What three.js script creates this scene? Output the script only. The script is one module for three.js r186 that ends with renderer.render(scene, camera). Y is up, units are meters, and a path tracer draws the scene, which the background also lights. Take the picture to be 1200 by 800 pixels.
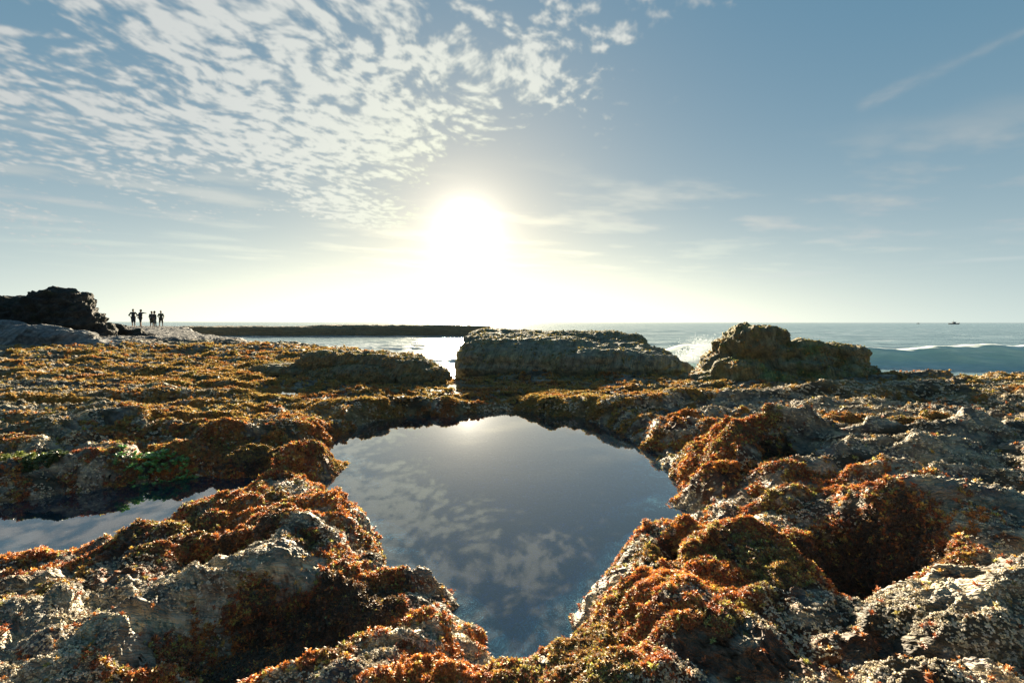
import * as THREE from 'three';
import { MarchingCubes } from 'three/addons/objects/MarchingCubes.js';
import { mergeGeometries, mergeVertices } from 'three/addons/utils/BufferGeometryUtils.js';

// ------------------------------------------------------------------ small tools
function rng(seed) { let a = seed >>> 0; return () => { a = (a + 0x6D2B79F5) | 0; let t = Math.imul(a ^ (a >>> 15), 1 | a); t = (t + Math.imul(t ^ (t >>> 7), 61 | t)) ^ t; return ((t ^ (t >>> 14)) >>> 0) / 4294967296; }; }
const PERM = new Uint8Array(512); { const r = rng(7), p = [...Array(256).keys()]; for (let i = 255; i > 0; i--) { const j = Math.floor(r() * (i + 1)); [p[i], p[j]] = [p[j], p[i]]; } for (let i = 0; i < 512; i++) PERM[i] = p[i & 255]; }
const GX = new Float32Array(256), GY = new Float32Array(256); for (let i = 0; i < 256; i++) { GX[i] = Math.cos(i * 2.399963); GY[i] = Math.sin(i * 2.399963); }
const clamp = (v, a = 0, b = 1) => v < a ? a : v > b ? b : v;
const sstep = (a, b, v) => { const t = clamp((v - a) / (b - a)); return t * t * (3 - 2 * t); };
const lerp = (a, b, t) => a + (b - a) * t;
function n2(x, y) {
  const xi = Math.floor(x), yi = Math.floor(y), fx = x - xi, fy = y - yi, X = xi & 255, Y = yi & 255;
  const u = fx * fx * fx * (fx * (fx * 6 - 15) + 10), v = fy * fy * fy * (fy * (fy * 6 - 15) + 10);
  const a = PERM[PERM[X] + Y], b = PERM[PERM[X + 1] + Y], c = PERM[PERM[X] + Y + 1], d = PERM[PERM[X + 1] + Y + 1];
  const p = GX[a] * fx + GY[a] * fy, q = GX[b] * (fx - 1) + GY[b] * fy, r = GX[c] * fx + GY[c] * (fy - 1), s = GX[d] * (fx - 1) + GY[d] * (fy - 1);
  return 1.45 * (p + (q - p) * u + (r + (s - r) * u - p - (q - p) * u) * v);
}
function g3(h, x, y, z) { switch (h & 15) { case 0: return x + y; case 1: return y - x; case 2: return x - y; case 3: return -x - y; case 4: return x + z; case 5: return z - x; case 6: return x - z; case 7: return -x - z; case 8: return y + z; case 9: return z - y; case 10: return y - z; case 11: return -y - z; case 12: return x + y; case 13: return y - x; case 14: return z - y; default: return -y - z; } }
function n3(x, y, z) {
  const xi = Math.floor(x), yi = Math.floor(y), zi = Math.floor(z), fx = x - xi, fy = y - yi, fz = z - zi, X = xi & 255, Y = yi & 255, Z = zi & 255;
  const u = fx * fx * (3 - 2 * fx), v = fy * fy * (3 - 2 * fy), w = fz * fz * (3 - 2 * fz), A = PERM[X] + Y, B = PERM[X + 1] + Y;
  const k = (h, a, b, c) => g3(PERM[h + c], fx - a, fy - b, fz - c);
  const aa = PERM[A] + Z, ab = PERM[A + 1] + Z, ba = PERM[B] + Z, bb = PERM[B + 1] + Z;
  return lerp(lerp(lerp(k(aa, 0, 0, 0), k(ba, 1, 0, 0), u), lerp(k(ab, 0, 1, 0), k(bb, 1, 1, 0), u), v), lerp(lerp(k(aa, 0, 0, 1), k(ba, 1, 0, 1), u), lerp(k(ab, 0, 1, 1), k(bb, 1, 1, 1), u), v), w);
}
function fbm(x, y, o = 4, g = 0.5) { let s = 0, a = 1, t = 0; for (let i = 0; i < o; i++) { s += a * n2(x + i * 17.3, y - i * 9.1); t += a; a *= g; const X = x * 1.62 - y * 1.18; y = x * 1.18 + y * 1.62; x = X; } return s / t; }
function billow(x, y, o = 3) { let s = 0, a = 1, t = 0; for (let i = 0; i < o; i++) { s += a * Math.abs(n2(x + i * 31.7, y + i * 5.3)); t += a; a *= 0.5; const X = x * 1.62 - y * 1.18; y = x * 1.18 + y * 1.62; x = X; } return s / t; }
function fbm3(x, y, z, o = 4) { let s = 0, a = 1, t = 0; for (let i = 0; i < o; i++) { s += a * n3(x + i * 7.7, y, z - i * 3.1); t += a; a *= 0.5; x *= 2.03; y *= 2.03; z *= 2.03; } return s / t; }
function worley(x, y) {
  const xi = Math.floor(x), yi = Math.floor(y); let m = 9;
  for (let j = -1; j <= 1; j++) for (let i = -1; i <= 1; i++) { const h = PERM[PERM[(xi + i) & 255] + ((yi + j) & 255)], k = PERM[h + 91]; const dx = xi + i + h / 255 - x, dy = yi + j + k / 255 - y, d = dx * dx + dy * dy; if (d < m) m = d; }
  return Math.sqrt(m);
}
const toLin = c => c <= 0.04045 ? c / 12.92 : Math.pow((c + 0.055) / 1.055, 2.4);
const rgb = (r, g, b) => [toLin(r / 255), toLin(g / 255), toLin(b / 255)];

// ------------------------------------------------------------------ camera, exposure
const scene = new THREE.Scene();
const EYE = 1.5;
const camera = new THREE.PerspectiveCamera(2 * Math.atan(400 / 533) * 180 / Math.PI, 1024 / 682, 0.05, 40000);
camera.position.set(0, EYE, 0);
camera.rotation.set(-Math.atan(22 / 533), 0, 0.0012);
scene.add(camera);
const renderer = new THREE.WebGLRenderer({ antialias: true });
renderer.toneMapping = THREE.LinearToneMapping;
const EXPOSURE = 6.2;
renderer.toneMappingExposure = EXPOSURE;
renderer.shadowMap.enabled = true;
renderer.setSize(1024, 682);

// ------------------------------------------------------------------ sky: clear air with the sun's aureole, a field of small clouds, thin streaks
const SUN_AZ = -5.6, SUN_EL = 11.2, RAD = Math.PI / 180;
const SUN = new THREE.Vector3(Math.sin(SUN_AZ * RAD) * Math.cos(SUN_EL * RAD), Math.sin(SUN_EL * RAD), -Math.cos(SUN_AZ * RAD) * Math.cos(SUN_EL * RAD));
const COVER = [[-1.59, 1.45, .1], [-1.51, 1.53, .5], [-2.13, 2.03, .75], [-3.19, 2.88, .55], [-2.87, 2.88, .6], [-1.83, 1.72, .5], [-1.48, 1.72, .5], [-1.94, 2.19, .75], [-1.1, 1.62, .85], [-1.26, 1.96, .8], [-2.02, 2.74, .75], [-2.7, 3.32, .55], [-3.34, 3.53, .15], [-1.32, 2.38, .95], [-1.44, 2.88, .9], [-.96, 2.61, .95], [-.55, 2.49, .95], [-.34, 2.28, .7], [-.67, 2.03, .85], [-.59, 1.62, .85], [-.47, 1.72, .75], [-.28, 1.53, .5], [-.13, 1.72, .6], [-.25, 1.96, .6], [-.15, 2.03, .75], [.07, 1.83, .75], [.19, 1.72, .6], [.31, 1.67, .5], [.3, 2.03, .55], [.06, 1.53, .5], [.35, 1.49, .35], [.51, 1.47, .35], [.57, 1.72, 0], [.52, 2.03, .05], [0, 2.28, .35], [.18, 2.49, .05], [-.21, 2.88, .05], [-.89, 3.22, .6], [-1.56, 3.65, .9], [-1.46, 4.38, .9], [-1.19, 4.57, .75], [-1.0, 4.7, .6], [-1.25, 4.0, .85], [-1.6, 3.32, .7], [-1.96, 3.53, .15], [-2.85, 4.38, .3], [-3.13, 4.21, .45], [-3.66, 4.38, .05], [-6.42, 6.89, 0], [-3.06, 5.49, 0], [-.68, 3.65, .1], [-.19, 3.42, 0], [.88, 2.38, 0], [.92, 1.67, 0], [2.25, 3.04, 0], [1.98, 1.96, 0], [-4.46, 4.21, .5], [-5.81, 5.78, .42], [-2.75, 2.49, .55], [-2.47, 2.24, .6], [-3.87, 6.11, 0], [-.74, 4.98, 0], [-2.2, 4.9, 0], [1.2, 3.4, 0], [3, 5, 0], [1.4, 1.6, 0], [.9, 3, 0]];
function coverAt(u, v) {
  let s = 0, t = 0, near = 9;
  for (const [a, b, c] of COVER) { const k = 0.09 * b, d2 = ((u - a) ** 2 + ((v - b) * 0.8) ** 2) / (k * k), w = 1 / (d2 + 0.3) ** 2; s += w * c; t += w; if (d2 < near) near = d2; }
  const out = sstep(4, 9, near), far = clamp(0.3 + 0.7 * fbm(u * 0.35 + 4, v * 0.35, 3));
  return lerp(s / t, v < 1.4 ? far : v > 6 || u > 0.8 ? 0 : s / t, out);
}
const CG = { u0: -8, v0: 0.9, n: 280, s: 0.045 }, coverGrid = new Float32Array(CG.n * CG.n);
for (let j = 0; j < CG.n; j++) for (let i = 0; i < CG.n; i++) coverGrid[j * CG.n + i] = coverAt(CG.u0 + i * CG.s, CG.v0 + j * CG.s);
function cover(u, v) {
  const a = (u - CG.u0) / CG.s, b = (v - CG.v0) / CG.s, i = Math.floor(a), j = Math.floor(b);
  if (v < 1.1 || i < 0 || i >= CG.n - 1) return v > 0 && v < 1.1 || v <= 0 ? clamp(0.3 + 0.7 * fbm(u * 0.35 + 4, v * 0.35, 3)) * (v > 0 ? 1 : 0.8) : 0;
  if (j < 0 || j >= CG.n - 1) return 0;
  const fx = a - i, fy = b - j, k = j * CG.n + i;
  return lerp(lerp(coverGrid[k], coverGrid[k + 1], fx), lerp(coverGrid[k + CG.n], coverGrid[k + CG.n + 1], fx), fy);
}
function cloudlets(u, v) {                                      // 0..1, altocumulus cells drawn out along one direction
  const a = u * 0.30 + v * 0.954, b = u * 0.954 - v * 0.30;
  const wx = 0.10 * fbm(u * 2.1, v * 2.1, 2), wy = 0.10 * fbm(u * 2.1 + 40, v * 2.1 + 7, 2);
  const p = (b + wx) * 9.8, q = (a + wy) * 8.4;
  const cell = 1 - worley(p, q), fine = fbm(p * 1.7, q * 1.5, 4, 0.6), mid = fbm(p * 0.55 + 9, q * 0.5, 2);
  return 0.56 * cell + 0.66 * fine + 0.34 * mid + 0.03;
}
const dirAt = (az, el) => [Math.sin(az * RAD) * Math.cos(el * RAD), Math.sin(el * RAD), -Math.cos(az * RAD) * Math.cos(el * RAD)];
function streak(A, B, w0, w1, x, y, z) {                         // soft line between two directions of the sky
  const ex = B[0] - A[0], ey = B[1] - A[1], ez = B[2] - A[2], L = ex * ex + ey * ey + ez * ez;
  const t = ((x - A[0]) * ex + (y - A[1]) * ey + (z - A[2]) * ez) / L; if (t < -0.3 || t > 1.8) return 0;
  const d = Math.hypot(x - A[0] - ex * t, y - A[1] - ey * t, z - A[2] - ez * t), w = lerp(w0, w1, clamp(t)) * (1 + 0.5 * fbm(t * 9, d * 90, 3));
  return Math.exp(-((d / w) ** 2)) * sstep(-0.04, 0.10, t) * (1 - sstep(0.9, 1.7, t));
}
const TRAIL_A = dirAt(36.6, 20.4), TRAIL_B = dirAt(48, 22.9);
function skyColour(x, y, z, out) {
  const el = Math.asin(clamp(y, -1, 1)) / RAD, az = Math.atan2(x, -z) / RAD, cosg = clamp(x * SUN.x + y * SUN.y + z * SUN.z, -1, 1), gam = Math.acos(cosg) / RAD;
  let da = Math.abs(az - SUN_AZ); if (da > 180) da = 360 - da;
  const e = Math.max(el, 0), side = 0.5 + 0.5 * Math.cos(da * RAD);
  // clear air: deep blue overhead, paler towards the horizon, darker away from the sun
  const hz = Math.exp(-e / 15.5), dim = 0.66 + 0.34 * side;
  let r = lerp(0.045, 0.53, hz) * dim, g = lerp(0.20, 0.695, hz) * dim, b = lerp(0.35, 0.735, hz) * dim;
  // grey-white veil round the sun, warm haze lying on the horizon below it, the glare itself
  const veil = Math.exp(-gam / 17), warm = Math.exp(-gam / 12.5), low = Math.exp(-Math.pow(e / 6.6, 1.4)) * Math.exp(-Math.pow(da / 31, 2)), low2 = Math.exp(-Math.pow(e / 7, 1.3)) * Math.exp(-Math.pow(da / 50, 2)), core = Math.exp(-gam / 1.75);
  r += 0.13 * veil + 0.66 * warm + 0.85 * low + 0.42 * low2 + 3.3 * core;
  g += 0.075 * veil + 0.465 * warm + 0.76 * low + 0.29 * low2 + 3.05 * core;
  b += 0.08 * veil + 0.17 * warm + 0.45 * low + 0.08 * low2 + 2.5 * core;
  if (y > 0.045) {
    const u = x / y, v = -z / y, c = cover(u, v);
    // thin fibrous veils
    const wisp = sstep(0.05, 0.65, fbm(u * 0.9 + v * 0.16 + 3, v * 1.5 - u * 0.55, 5, 0.55) + 0.12) * sstep(3, 8, el) * (1 - sstep(14, 20, el));
    const gl = wisp * Math.exp(-gam / 24); r += 0.34 * gl; g += 0.28 * gl; b += 0.16 * gl;
    let cov = 0.5 * wisp;
    if (c > 0.02) { const th = 0.84 - 0.88 * c, d = cloudlets(u, v); cov = Math.max(cov, sstep(th - 0.14, th + 0.36, d) * 0.86 * sstep(0.02, 0.2, c)); }
    cov = Math.max(cov, 0.36 * streak(TRAIL_A, TRAIL_B, 0.010, 0.0045, x, y, z) * (0.65 + 0.7 * fbm(u * 14, v * 14, 3)));
    if (cov > 0) {
      const lit = 0.54 + 0.62 * Math.exp(-gam / 22) - 0.12 * (1 - side), k = 0.8 + 0.35 * cov;
      r = lerp(r, Math.max(r * 1.02, lit * k * 0.98), cov); g = lerp(g, Math.max(g * 1.02, lit * k), cov); b = lerp(b, Math.max(b, lit * k * (0.985 - 0.36 * Math.exp(-gam / 13))), cov);
    }
  }
  if (el < 9 && el > 0) {                                        // long low bands of stratus
    const band = sstep(0.10, 0.55, fbm(az * 0.022 + 3.1, el * 0.75 + 0.01 * az, 4)) * Math.exp(-Math.pow((el - 5.4) / 1.7, 2)) * 0.5;
    r = lerp(r, Math.max(r, 0.74), band); g = lerp(g, Math.max(g, 0.77), band); b = lerp(b, Math.max(b, 0.76), band);
  }
  out[0] = r; out[1] = g; out[2] = b;
}
const SW = 4096, SH = 2048, skyData = new Float32Array(SW * SH * 4), col = [0, 0, 0];
for (let j = 0; j < SH; j++) {
  const el = ((j + 0.5) / SH - 0.5) * Math.PI, cy = Math.cos(el), y = Math.sin(el), high = el > 1.1;
  for (let i = 0; i < SW; i++) {
    const k = (j * SW + i) * 4;
    if (el <= 0) { skyData[k] = 0.10 / EXPOSURE; skyData[k + 1] = 0.13 / EXPOSURE; skyData[k + 2] = 0.15 / EXPOSURE; skyData[k + 3] = 1; continue; }
    const coarse = i < SW * 0.07 || i > SW * 0.43 ? 3 : high ? 2 : 1;                // detail only where the air in view is
    if (i && i % coarse) { for (let q = 0; q < 4; q++) skyData[k + q] = skyData[k - 4 + q]; continue; }
    const a = ((i + 0.5) / SW - 0.5) * 2 * Math.PI;
    skyColour(Math.cos(a) * cy, y, Math.sin(a) * cy, col);
    skyData[k] = col[0] / EXPOSURE; skyData[k + 1] = col[1] / EXPOSURE; skyData[k + 2] = col[2] / EXPOSURE; skyData[k + 3] = 1;
  }
}
const skyTex = new THREE.DataTexture(skyData, SW, SH, THREE.RGBAFormat, THREE.FloatType);
skyTex.mapping = THREE.EquirectangularReflectionMapping; skyTex.magFilter = THREE.LinearFilter; skyTex.minFilter = THREE.LinearFilter; skyTex.needsUpdate = true;
scene.background = skyTex; scene.environment = skyTex;

// ------------------------------------------------------------------ sun
const sun = new THREE.DirectionalLight(new THREE.Color(1, 0.84, 0.6), 5);
sun.position.copy(SUN).multiplyScalar(120); sun.castShadow = true; sun.shadow.radius = 2; sun.shadow.mapSize.set(4096, 4096);
Object.assign(sun.shadow.camera, { left: -45, right: 45, top: 45, bottom: -45, near: 1, far: 300 });
scene.add(sun); scene.add(sun.target);
console.log('sky done');

// ------------------------------------------------------------------ textures: fine grain of weathered limestone (tileable)
function periodic(x, y, p, s) {
  const xi = Math.floor(x), yi = Math.floor(y), fx = x - xi, fy = y - yi, u = fx * fx * (3 - 2 * fx), v = fy * fy * (3 - 2 * fy);
  const h = (i, j) => PERM[PERM[((xi + i) % p + p) % p + s] + ((yi + j) % p + p) % p], d = (i, j) => { const q = h(i, j); return GX[q] * (fx - i) + GY[q] * (fy - j); };
  return 1.45 * lerp(lerp(d(0, 0), d(1, 0), u), lerp(d(0, 1), d(1, 1), u), v);
}
function tile(n, fn, srgb) {
  const a = new Uint8Array(n * n * 4);
  for (let j = 0; j < n; j++) for (let i = 0; i < n; i++) { const c = fn(i / n, j / n), k = (j * n + i) * 4; for (let q = 0; q < 3; q++) a[k + q] = clamp(Array.isArray(c) ? c[q] : c) * 255; a[k + 3] = 255; }
  const t = new THREE.DataTexture(a, n, n); t.wrapS = t.wrapT = THREE.RepeatWrapping; t.magFilter = THREE.LinearFilter; t.minFilter = THREE.LinearMipmapLinearFilter; t.generateMipmaps = true; if (srgb) t.colorSpace = THREE.SRGBColorSpace; t.needsUpdate = true; return t;
}
const pfb = (u, v, p, o, s = 0) => { let t = 0, a = 1, w = 0; for (let i = 0; i < o; i++) { t += a * periodic(u * p, v * p, p, s + i * 3); w += a; a *= 0.62; p *= 2; } return t / w; };
const pits = (u, v, p, s) => { const n = Math.abs(periodic(u * p, v * p, p, s)); return sstep(0, 0.35, n); };
const rockGrain = tile(1024, (u, v) => { const n = pfb(u, v, 8, 6, 3), m = pfb(u, v, 32, 3, 11), s = 0.80 + 0.42 * n + 0.22 * m; return [s * (1 + 0.05 * m), s, s * (1 - 0.06 * n)]; }, true);
const rockBump = tile(1024, (u, v) => 0.45 + 0.42 * pfb(u, v, 8, 6, 5) + 0.16 * (pits(u, v, 24, 2) - 0.5) + 0.10 * (pits(u, v, 60, 9) - 0.5));
const waterBump = tile(512, (u, v) => 0.5 + 0.4 * pfb(u, v, 5, 5, 1));

// ------------------------------------------------------------------ rock shelf: heights in metres over (x, d), d = metres straight ahead
const POOL = [[-2.24, 5.5], [-2.15, 6.5], [-1.68, 7.29], [-.96, 7.22], [-.56, 7.42], [.07, 7.64], [.55, 7.22], [1.07, 7.09], [1.31, 6.61], [1.48, 5.78], [1.53, 5.04], [1.51, 4.54], [1.45, 4], [1.24, 3.88], [1.3, 3.5], [.86, 3.05], [.56, 2.69], [.33, 2.32], [.22, 2.12], [.12, 1.98], [0, 1.94], [-.11, 1.98], [-.23, 2.16], [-.31, 2.47], [-.55, 2.6], [-.99, 3.24], [-1.41, 3.69], [-1.78, 4.07], [-1.61, 4.46], [-1.74, 4.88], [-2.15, 5.28]];
const STRIP = [[-3.0, 2.8], [-4.9, 2.6], [-5.0, 3.2], [-4.15, 3.6], [-3.8, 3.85], [-3.4, 4.1], [-2.95, 4.3], [-2.45, 4.25], [-2.35, 3.9], [-2.6, 3.5], [-2.85, 3.1]];
function sdPoly(P, x, y) {
  let m = 1e9, inside = false;
  for (let i = 0, j = P.length - 1; i < P.length; j = i++) {
    const [ax, ay] = P[i], [bx, by] = P[j], ex = bx - ax, ey = by - ay, wx = x - ax, wy = y - ay, t = clamp((wx * ex + wy * ey) / (ex * ex + ey * ey)), q = (wx - ex * t) ** 2 + (wy - ey * t) ** 2;
    if (q < m) m = q; if ((ay > y) !== (by > y) && x < (bx - ax) * (y - ay) / (by - ay) + ax) inside = !inside;
  }
  return inside ? -Math.sqrt(m) : Math.sqrt(m);
}
const LEVELS = [[-2.64, 2.3, .17], [-2.48, 2.6, .16], [-2.37, 2.89, .17], [-2.9, 2.5, .14], [-1.86, 3.26, .25], [-1.14, 3, .3], [-.86, 2.8, .25], [-.31, 2.32, .2], [-1.71, 1.47, .3], [-1.5, 1.73, .36], [-.96, 1.65, .15], [-.57, 1.98, .2], [0, 1.63, .2], [.33, 1.71, .22], [.84, 1.75, .42], [1.11, 2.33, .4], [1.26, 3, .2], [2.2, 2.89, .5], [2.84, 3.75, .6], [2.44, 2.67, .55], [2.34, 2.23, .6], [1.52, 1.99, .35], [1.24, 1.42, .45], [1.91, 1.69, .62], [1.59, 1.39, .5], [4.26, 3.81, .62], [7.02, 7.45, .56], [7.71, 6.93, .56], [5.2, 6.89, .5], [5.93, 9.26, .42], [4.45, 7.86, .36], [2.34, 7.76, .3], [1.47, 7.8, .22], [3.34, 8.85, .3], [.3, 7.95, .15], [-1.41, 7.49, .2], [-.75, 9.96, .15], [.42, 11.14, .2], [3.78, 11.14, .2], [-2, 5.88, .2], [-1.97, 5.21, .1], [-2.77, 5.43, .22], [-3.3, 4.9, .17], [-4.4, 5.0, .2], [-4.1, 4.5, .14], [-3.4, 4.5, .16], [-5.5, 4.2, .2], [-2.3, 3.5, .08], [-1.74, 4.17, .3], [-4.12, 6.23, .3], [-5.4, 5.71, .4], [-6.18, 5.45, .45], [-4.68, 8.27, .3], [-6.88, 8.11, .4], [-10.17, 9, .45], [-3.05, 8.09, .25], [-2.14, 8.73, .15], [-9.37, 12.45, .4], [-11.5, 11.32, .5], [-6.64, 11.76, .35], [-13.34, 17.76, .6], [-9.34, 17.76, .62], [-6.01, 17.76, .45], [-27, 34.3, .6], [-21.3, 33.3, .5], [-40, 50, 1.03], [-36, 49, 1.0], [-30, 45, .55], [-26, 38, .4], [-20.6, 22, .75], [-16.9, 15, .6], [-1.0, 8.6, .05], [-.2, 9.0, .05], [-1.9, 9.2, .06], [1.2, 8.2, .1], [-3.9, 7.6, .12], [0, .7, .2], [-1.5, .7, .3], [1.5, .7, .45], [12, 8, .5]];
const HOLLOWS = [[1.72, 2.16, .36, .26, .42], [2.28, 3.75, .3, .32, .34], [2.15, 4.8, .4, .4, .28], [4.0, 4.25, .8, .3, .38], [-1.57, 2.5, .26, .18, .26], [-1.05, 1.85, .36, .24, .32], [-3.95, 5.7, .6, .25, .24], [-6.3, 6.3, .7, .3, .25], [-2.7, 4.1, .5, .2, .2], [-5.4, 7.2, .7, .3, .2], [-3.6, 7.0, .5, .3, .18], [-8, 9.6, 1, .5, .25], [-2.9, 6.6, .35, .25, .14], [3.3, 6.2, .5, .3, .2], [3.0, 2.2, .3, .25, .3], [.86, 2.36, .14, .12, .14], [-2.75, 2.95, .5, .28, .3]];
const PUDDLES = [[-1.0, 9.7, 1.0, .5, .15], [-4.1, 8.4, .6, .36, .2], [-2.4, 10.2, .5, .4, .14], [1.3, 8.8, .45, .26, .18], [-.1, 10.6, .6, .25, .17], [2.1, 9.6, .4, .2, .2]];
const edgeOf = x => x < -3.4 ? lerp(13, 62, sstep(-3.4, -9, x)) : x < 4 ? 12.6 : lerp(12, 9.4, sstep(4, 8.5, x));   // where the shelf breaks off to the sea
function levelExact(x, d) { let s = 0, t = 0; for (const [a, b, h] of LEVELS) { const k = 0.16 * b + 0.04, q = ((x - a) ** 2 + (d - b) ** 2) / (k * k), w = 1 / ((q + 0.25) * (q + 0.25)); s += w * h; t += w; } return s / t; }
const LG = 420, levelGrid = new Float32Array(LG * LG), LOGD = Math.log(75 / 0.3);
for (let j = 0; j < LG; j++) for (let i = 0; i < LG; i++) { const d = 0.3 * Math.exp(LOGD * j / (LG - 1)); levelGrid[j * LG + i] = levelExact((i / (LG - 1) * 2 - 1) * (1.2 * d + 2), d); }
function level(x, d) {
  const a = clamp((x / (1.2 * d + 2) + 1) * 0.5 * (LG - 1), 0, LG - 1.001), b = clamp(Math.log(d / 0.3) / LOGD * (LG - 1), 0, LG - 1.001), i = Math.floor(a), j = Math.floor(b), k = j * LG + i;
  return lerp(lerp(levelGrid[k], levelGrid[k + 1], a - i), lerp(levelGrid[k + LG], levelGrid[k + LG + 1], a - i), b - j);
}
function height(x, d) {
  const wx = x + 0.10 * n2(x * 1.7 + 3, d * 1.7) + 0.035 * n2(x * 6, d * 6 + 9), wd = d + 0.10 * n2(x * 1.7 - 8, d * 1.7 + 5) + 0.035 * n2(x * 6 + 4, d * 6);
  let h = level(wx, wd);
  const big = 1 + 0.035 * Math.max(0, d - 3);
  // steps that face the camera, rounded lumps with creases between them, then finer lumps
  const ph = (wd / big) * 0.85 + 0.55 * n2(wx * 0.55, wd * 0.4 + 11), saw = ph - Math.floor(ph);
  h += (x < 0 ? 0.17 : 0.24) * big * ((saw < 0.22 ? sstep(0, 0.22, saw) : 1 - sstep(0.22, 1, saw) * 0.98) - 0.5) * (0.55 + 0.6 * n2(wx * 0.5 + 20, wd * 0.6)) * sstep(2.2, 4.5, d) * (1 - 0.45 * sstep(5, 9, d)) * (1 - 0.85 * sstep(18, 28, d));
  h += 0.34 * (billow(wx * 1.15, wd * 1.6, 3) - 0.28) * lerp(1, 0.42, sstep(4.2, 7.5, d)) * (x > 1.2 ? 1.15 : 1);
  h += 0.16 * fbm(wx * 0.42 + 8, wd * 1.5, 3) * sstep(4, 7, d) * (1 - sstep(18, 28, d));
  h += 0.085 * (0.3 - billow(wx * lerp(3.4, 1.8, sstep(4, 8, d)) + 5, wd * 4.4, 2));
  h += 0.035 * fbm(wx * 9, wd * 10, 3) + 0.028 * (0.3 - Math.abs(n2(wx * 19, wd * 21))) + (d < 9 ? 0.020 * (0.3 - Math.abs(n2(x * 41, d * 41))) + 0.008 * n2(x * 75, d * 75) : 0);
  for (const [a, b, rx, rd, dep] of HOLLOWS) { const u = (wx - a) / rx, v = (wd - b) / rd, q = Math.sqrt(u * u + v * v); if (q < 1.5) h -= dep * (1 - sstep(0.25, 1.35, q)) ; }
  h = Math.max(h, 0.05 + 0.02 * n2(x * 5, d * 5));
  for (const [a, b, rx, rd, lev] of PUDDLES) { const u = (wx - a) / rx, v = (wd - b) / rd, q = Math.sqrt(u * u + v * v); if (q < 2.2) h = lerp(lev - 0.05 + 0.05 * sstep(0.6, 1.2, q), Math.max(h, lev - 0.02), sstep(0.9, 2.1, q)); }
  if (d > 1.2 && d < 8.4 && Math.abs(x) < 3) {
    const p = sdPoly(POOL, wx, wd) + 0.03 * n2(x * 8, d * 8 + 3);
    if (p < 0.6) { const wall = sstep(-0.04, 0.32, p); h = p > 0 ? lerp(-0.06, h, wall) : -0.06 - (0.62 + 0.12 * fbm(x * 2, d * 2, 3) + 0.16 * sstep(2, 4, d)) * sstep(0, -0.55, p) - 0.05 * Math.abs(n2(x * 6, d * 6)); }
  }
  if (x < -2.2 && d < 6) { const p = sdPoly(STRIP, wx, wd) + 0.04 * n2(x * 7, d * 7); if (p < 0.55) h = lerp(-0.16, h, sstep(-0.12, d > 3.6 ? 0.5 : 0.26, p)); }
  const e = edgeOf(x) + 1.1 * n2(x * 0.8, 3.3) - d; if (e < 1.4) h = lerp(-1.6, h, sstep(-0.5, 0.7, e));
  if (x > -66 && d > 10.8) { const q = sdPoly([[-1.2, 11.6], [-2.5, 12.4], [-3.3, 15.5], [-7.3, 18.5], [-12.4, 21.5], [-16, 27], [-33, 47], [-37.5, 51.5], [-64, 78], [-64, 90], [60, 90], [60, 30], [5, 12.2]], wx + (d > 15 ? 0.2 : 0.8) * fbm(x * 0.5, d * 0.5, 4), wd + (d > 15 ? 0.2 : 1) * fbm(x * 0.4 + 7, d * 0.4, 4)); h = lerp(-1.6, h, sstep(d > 17 ? -0.9 : -0.6, d > 17 ? 0.2 : 0.5, q)); }
  return h;
}
function ground(x, d, v = new THREE.Vector3()) {                  // the sheet is also pushed sideways a little, so that small overhangs form
  const h = height(x, d), k = Math.min(1, d / 3);
  const a = n3(x * 13, h * 15, d * 13), b = d < 7 ? n3(x * 33 + 5, h * 36, d * 33) : 0, c = d < 7 ? n3(x * 29, h * 31 + 9, d * 29) : 0;
  return v.set(x + k * (0.05 * n3(x * 4, h * 9, d * 4) + 0.022 * a + 0.009 * b), h + 0.010 * b * k, -(d + k * (0.07 * n3(x * 4 + 30, h * 9, d * 4) + 0.024 * n3(x * 13 + 20, h * 15, d * 13) + 0.010 * c)));
}
// what grows where: 0..1 cover of red-brown seaweed, independent of the light
const GROW = [[1.2, 2.2, .5, .35], [.8, 1.9, .4, .3], [.1, 1.55, .5, .35], [2.45, 2.75, .5, .3], [2.0, 4.3, .5, .3], [2.7, 5.2, .6, .3], [1.7, 3.9, .4, .25], [-.75, 2.3, .3, .3], [-1.25, 3.0, .5, .25], [-1.9, 3.1, .6, .15], [-2.7, 2.6, .4, .25], [-3, 4.5, .8, .3], [-2.3, 4.3, .5, .3], [-2.4, 5.7, .5, .3], [-2.3, 2.0, .5, .1], [2.9, 2.1, .5, -.4], [1.3, 1.45, .4, -.35], [2.6, 3.6, .35, -.5], [-1.2, 2.0, .35, -.3], [-1.7, 2.1, .4, -.2], [4.3, 4.6, 1.2, -.35], [-7, 5.8, 1.5, -.25], [.6, 8.2, 2, .25], [-4, 7, 1.5, .15], [-6, 10, 3, .2], [1.75, 1.6, .5, -.35], [2.4, 1.5, .8, -.4], [3.2, 3.1, .8, -.25], [4.5, 6.5, 1.5, -.15], [-2.0, 1.5, .6, -.2], [.75, 1.45, .3, -.3], [-.9, 2.75, .25, -.3]];
function growth(x, d) {
  let g = -0.05 + 0.40 * fbm(x * 1.3 + 2, d * 1.6, 3) + 0.70 * fbm(x * 4.2, d * 4.8 + 8, 4, 0.6);
  for (const [a, b, r, w] of GROW) { const q = ((x - a) ** 2 + (d - b) ** 2) / (r * r); if (q < 6) g += w * Math.exp(-q); }
  return g;
}
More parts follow.
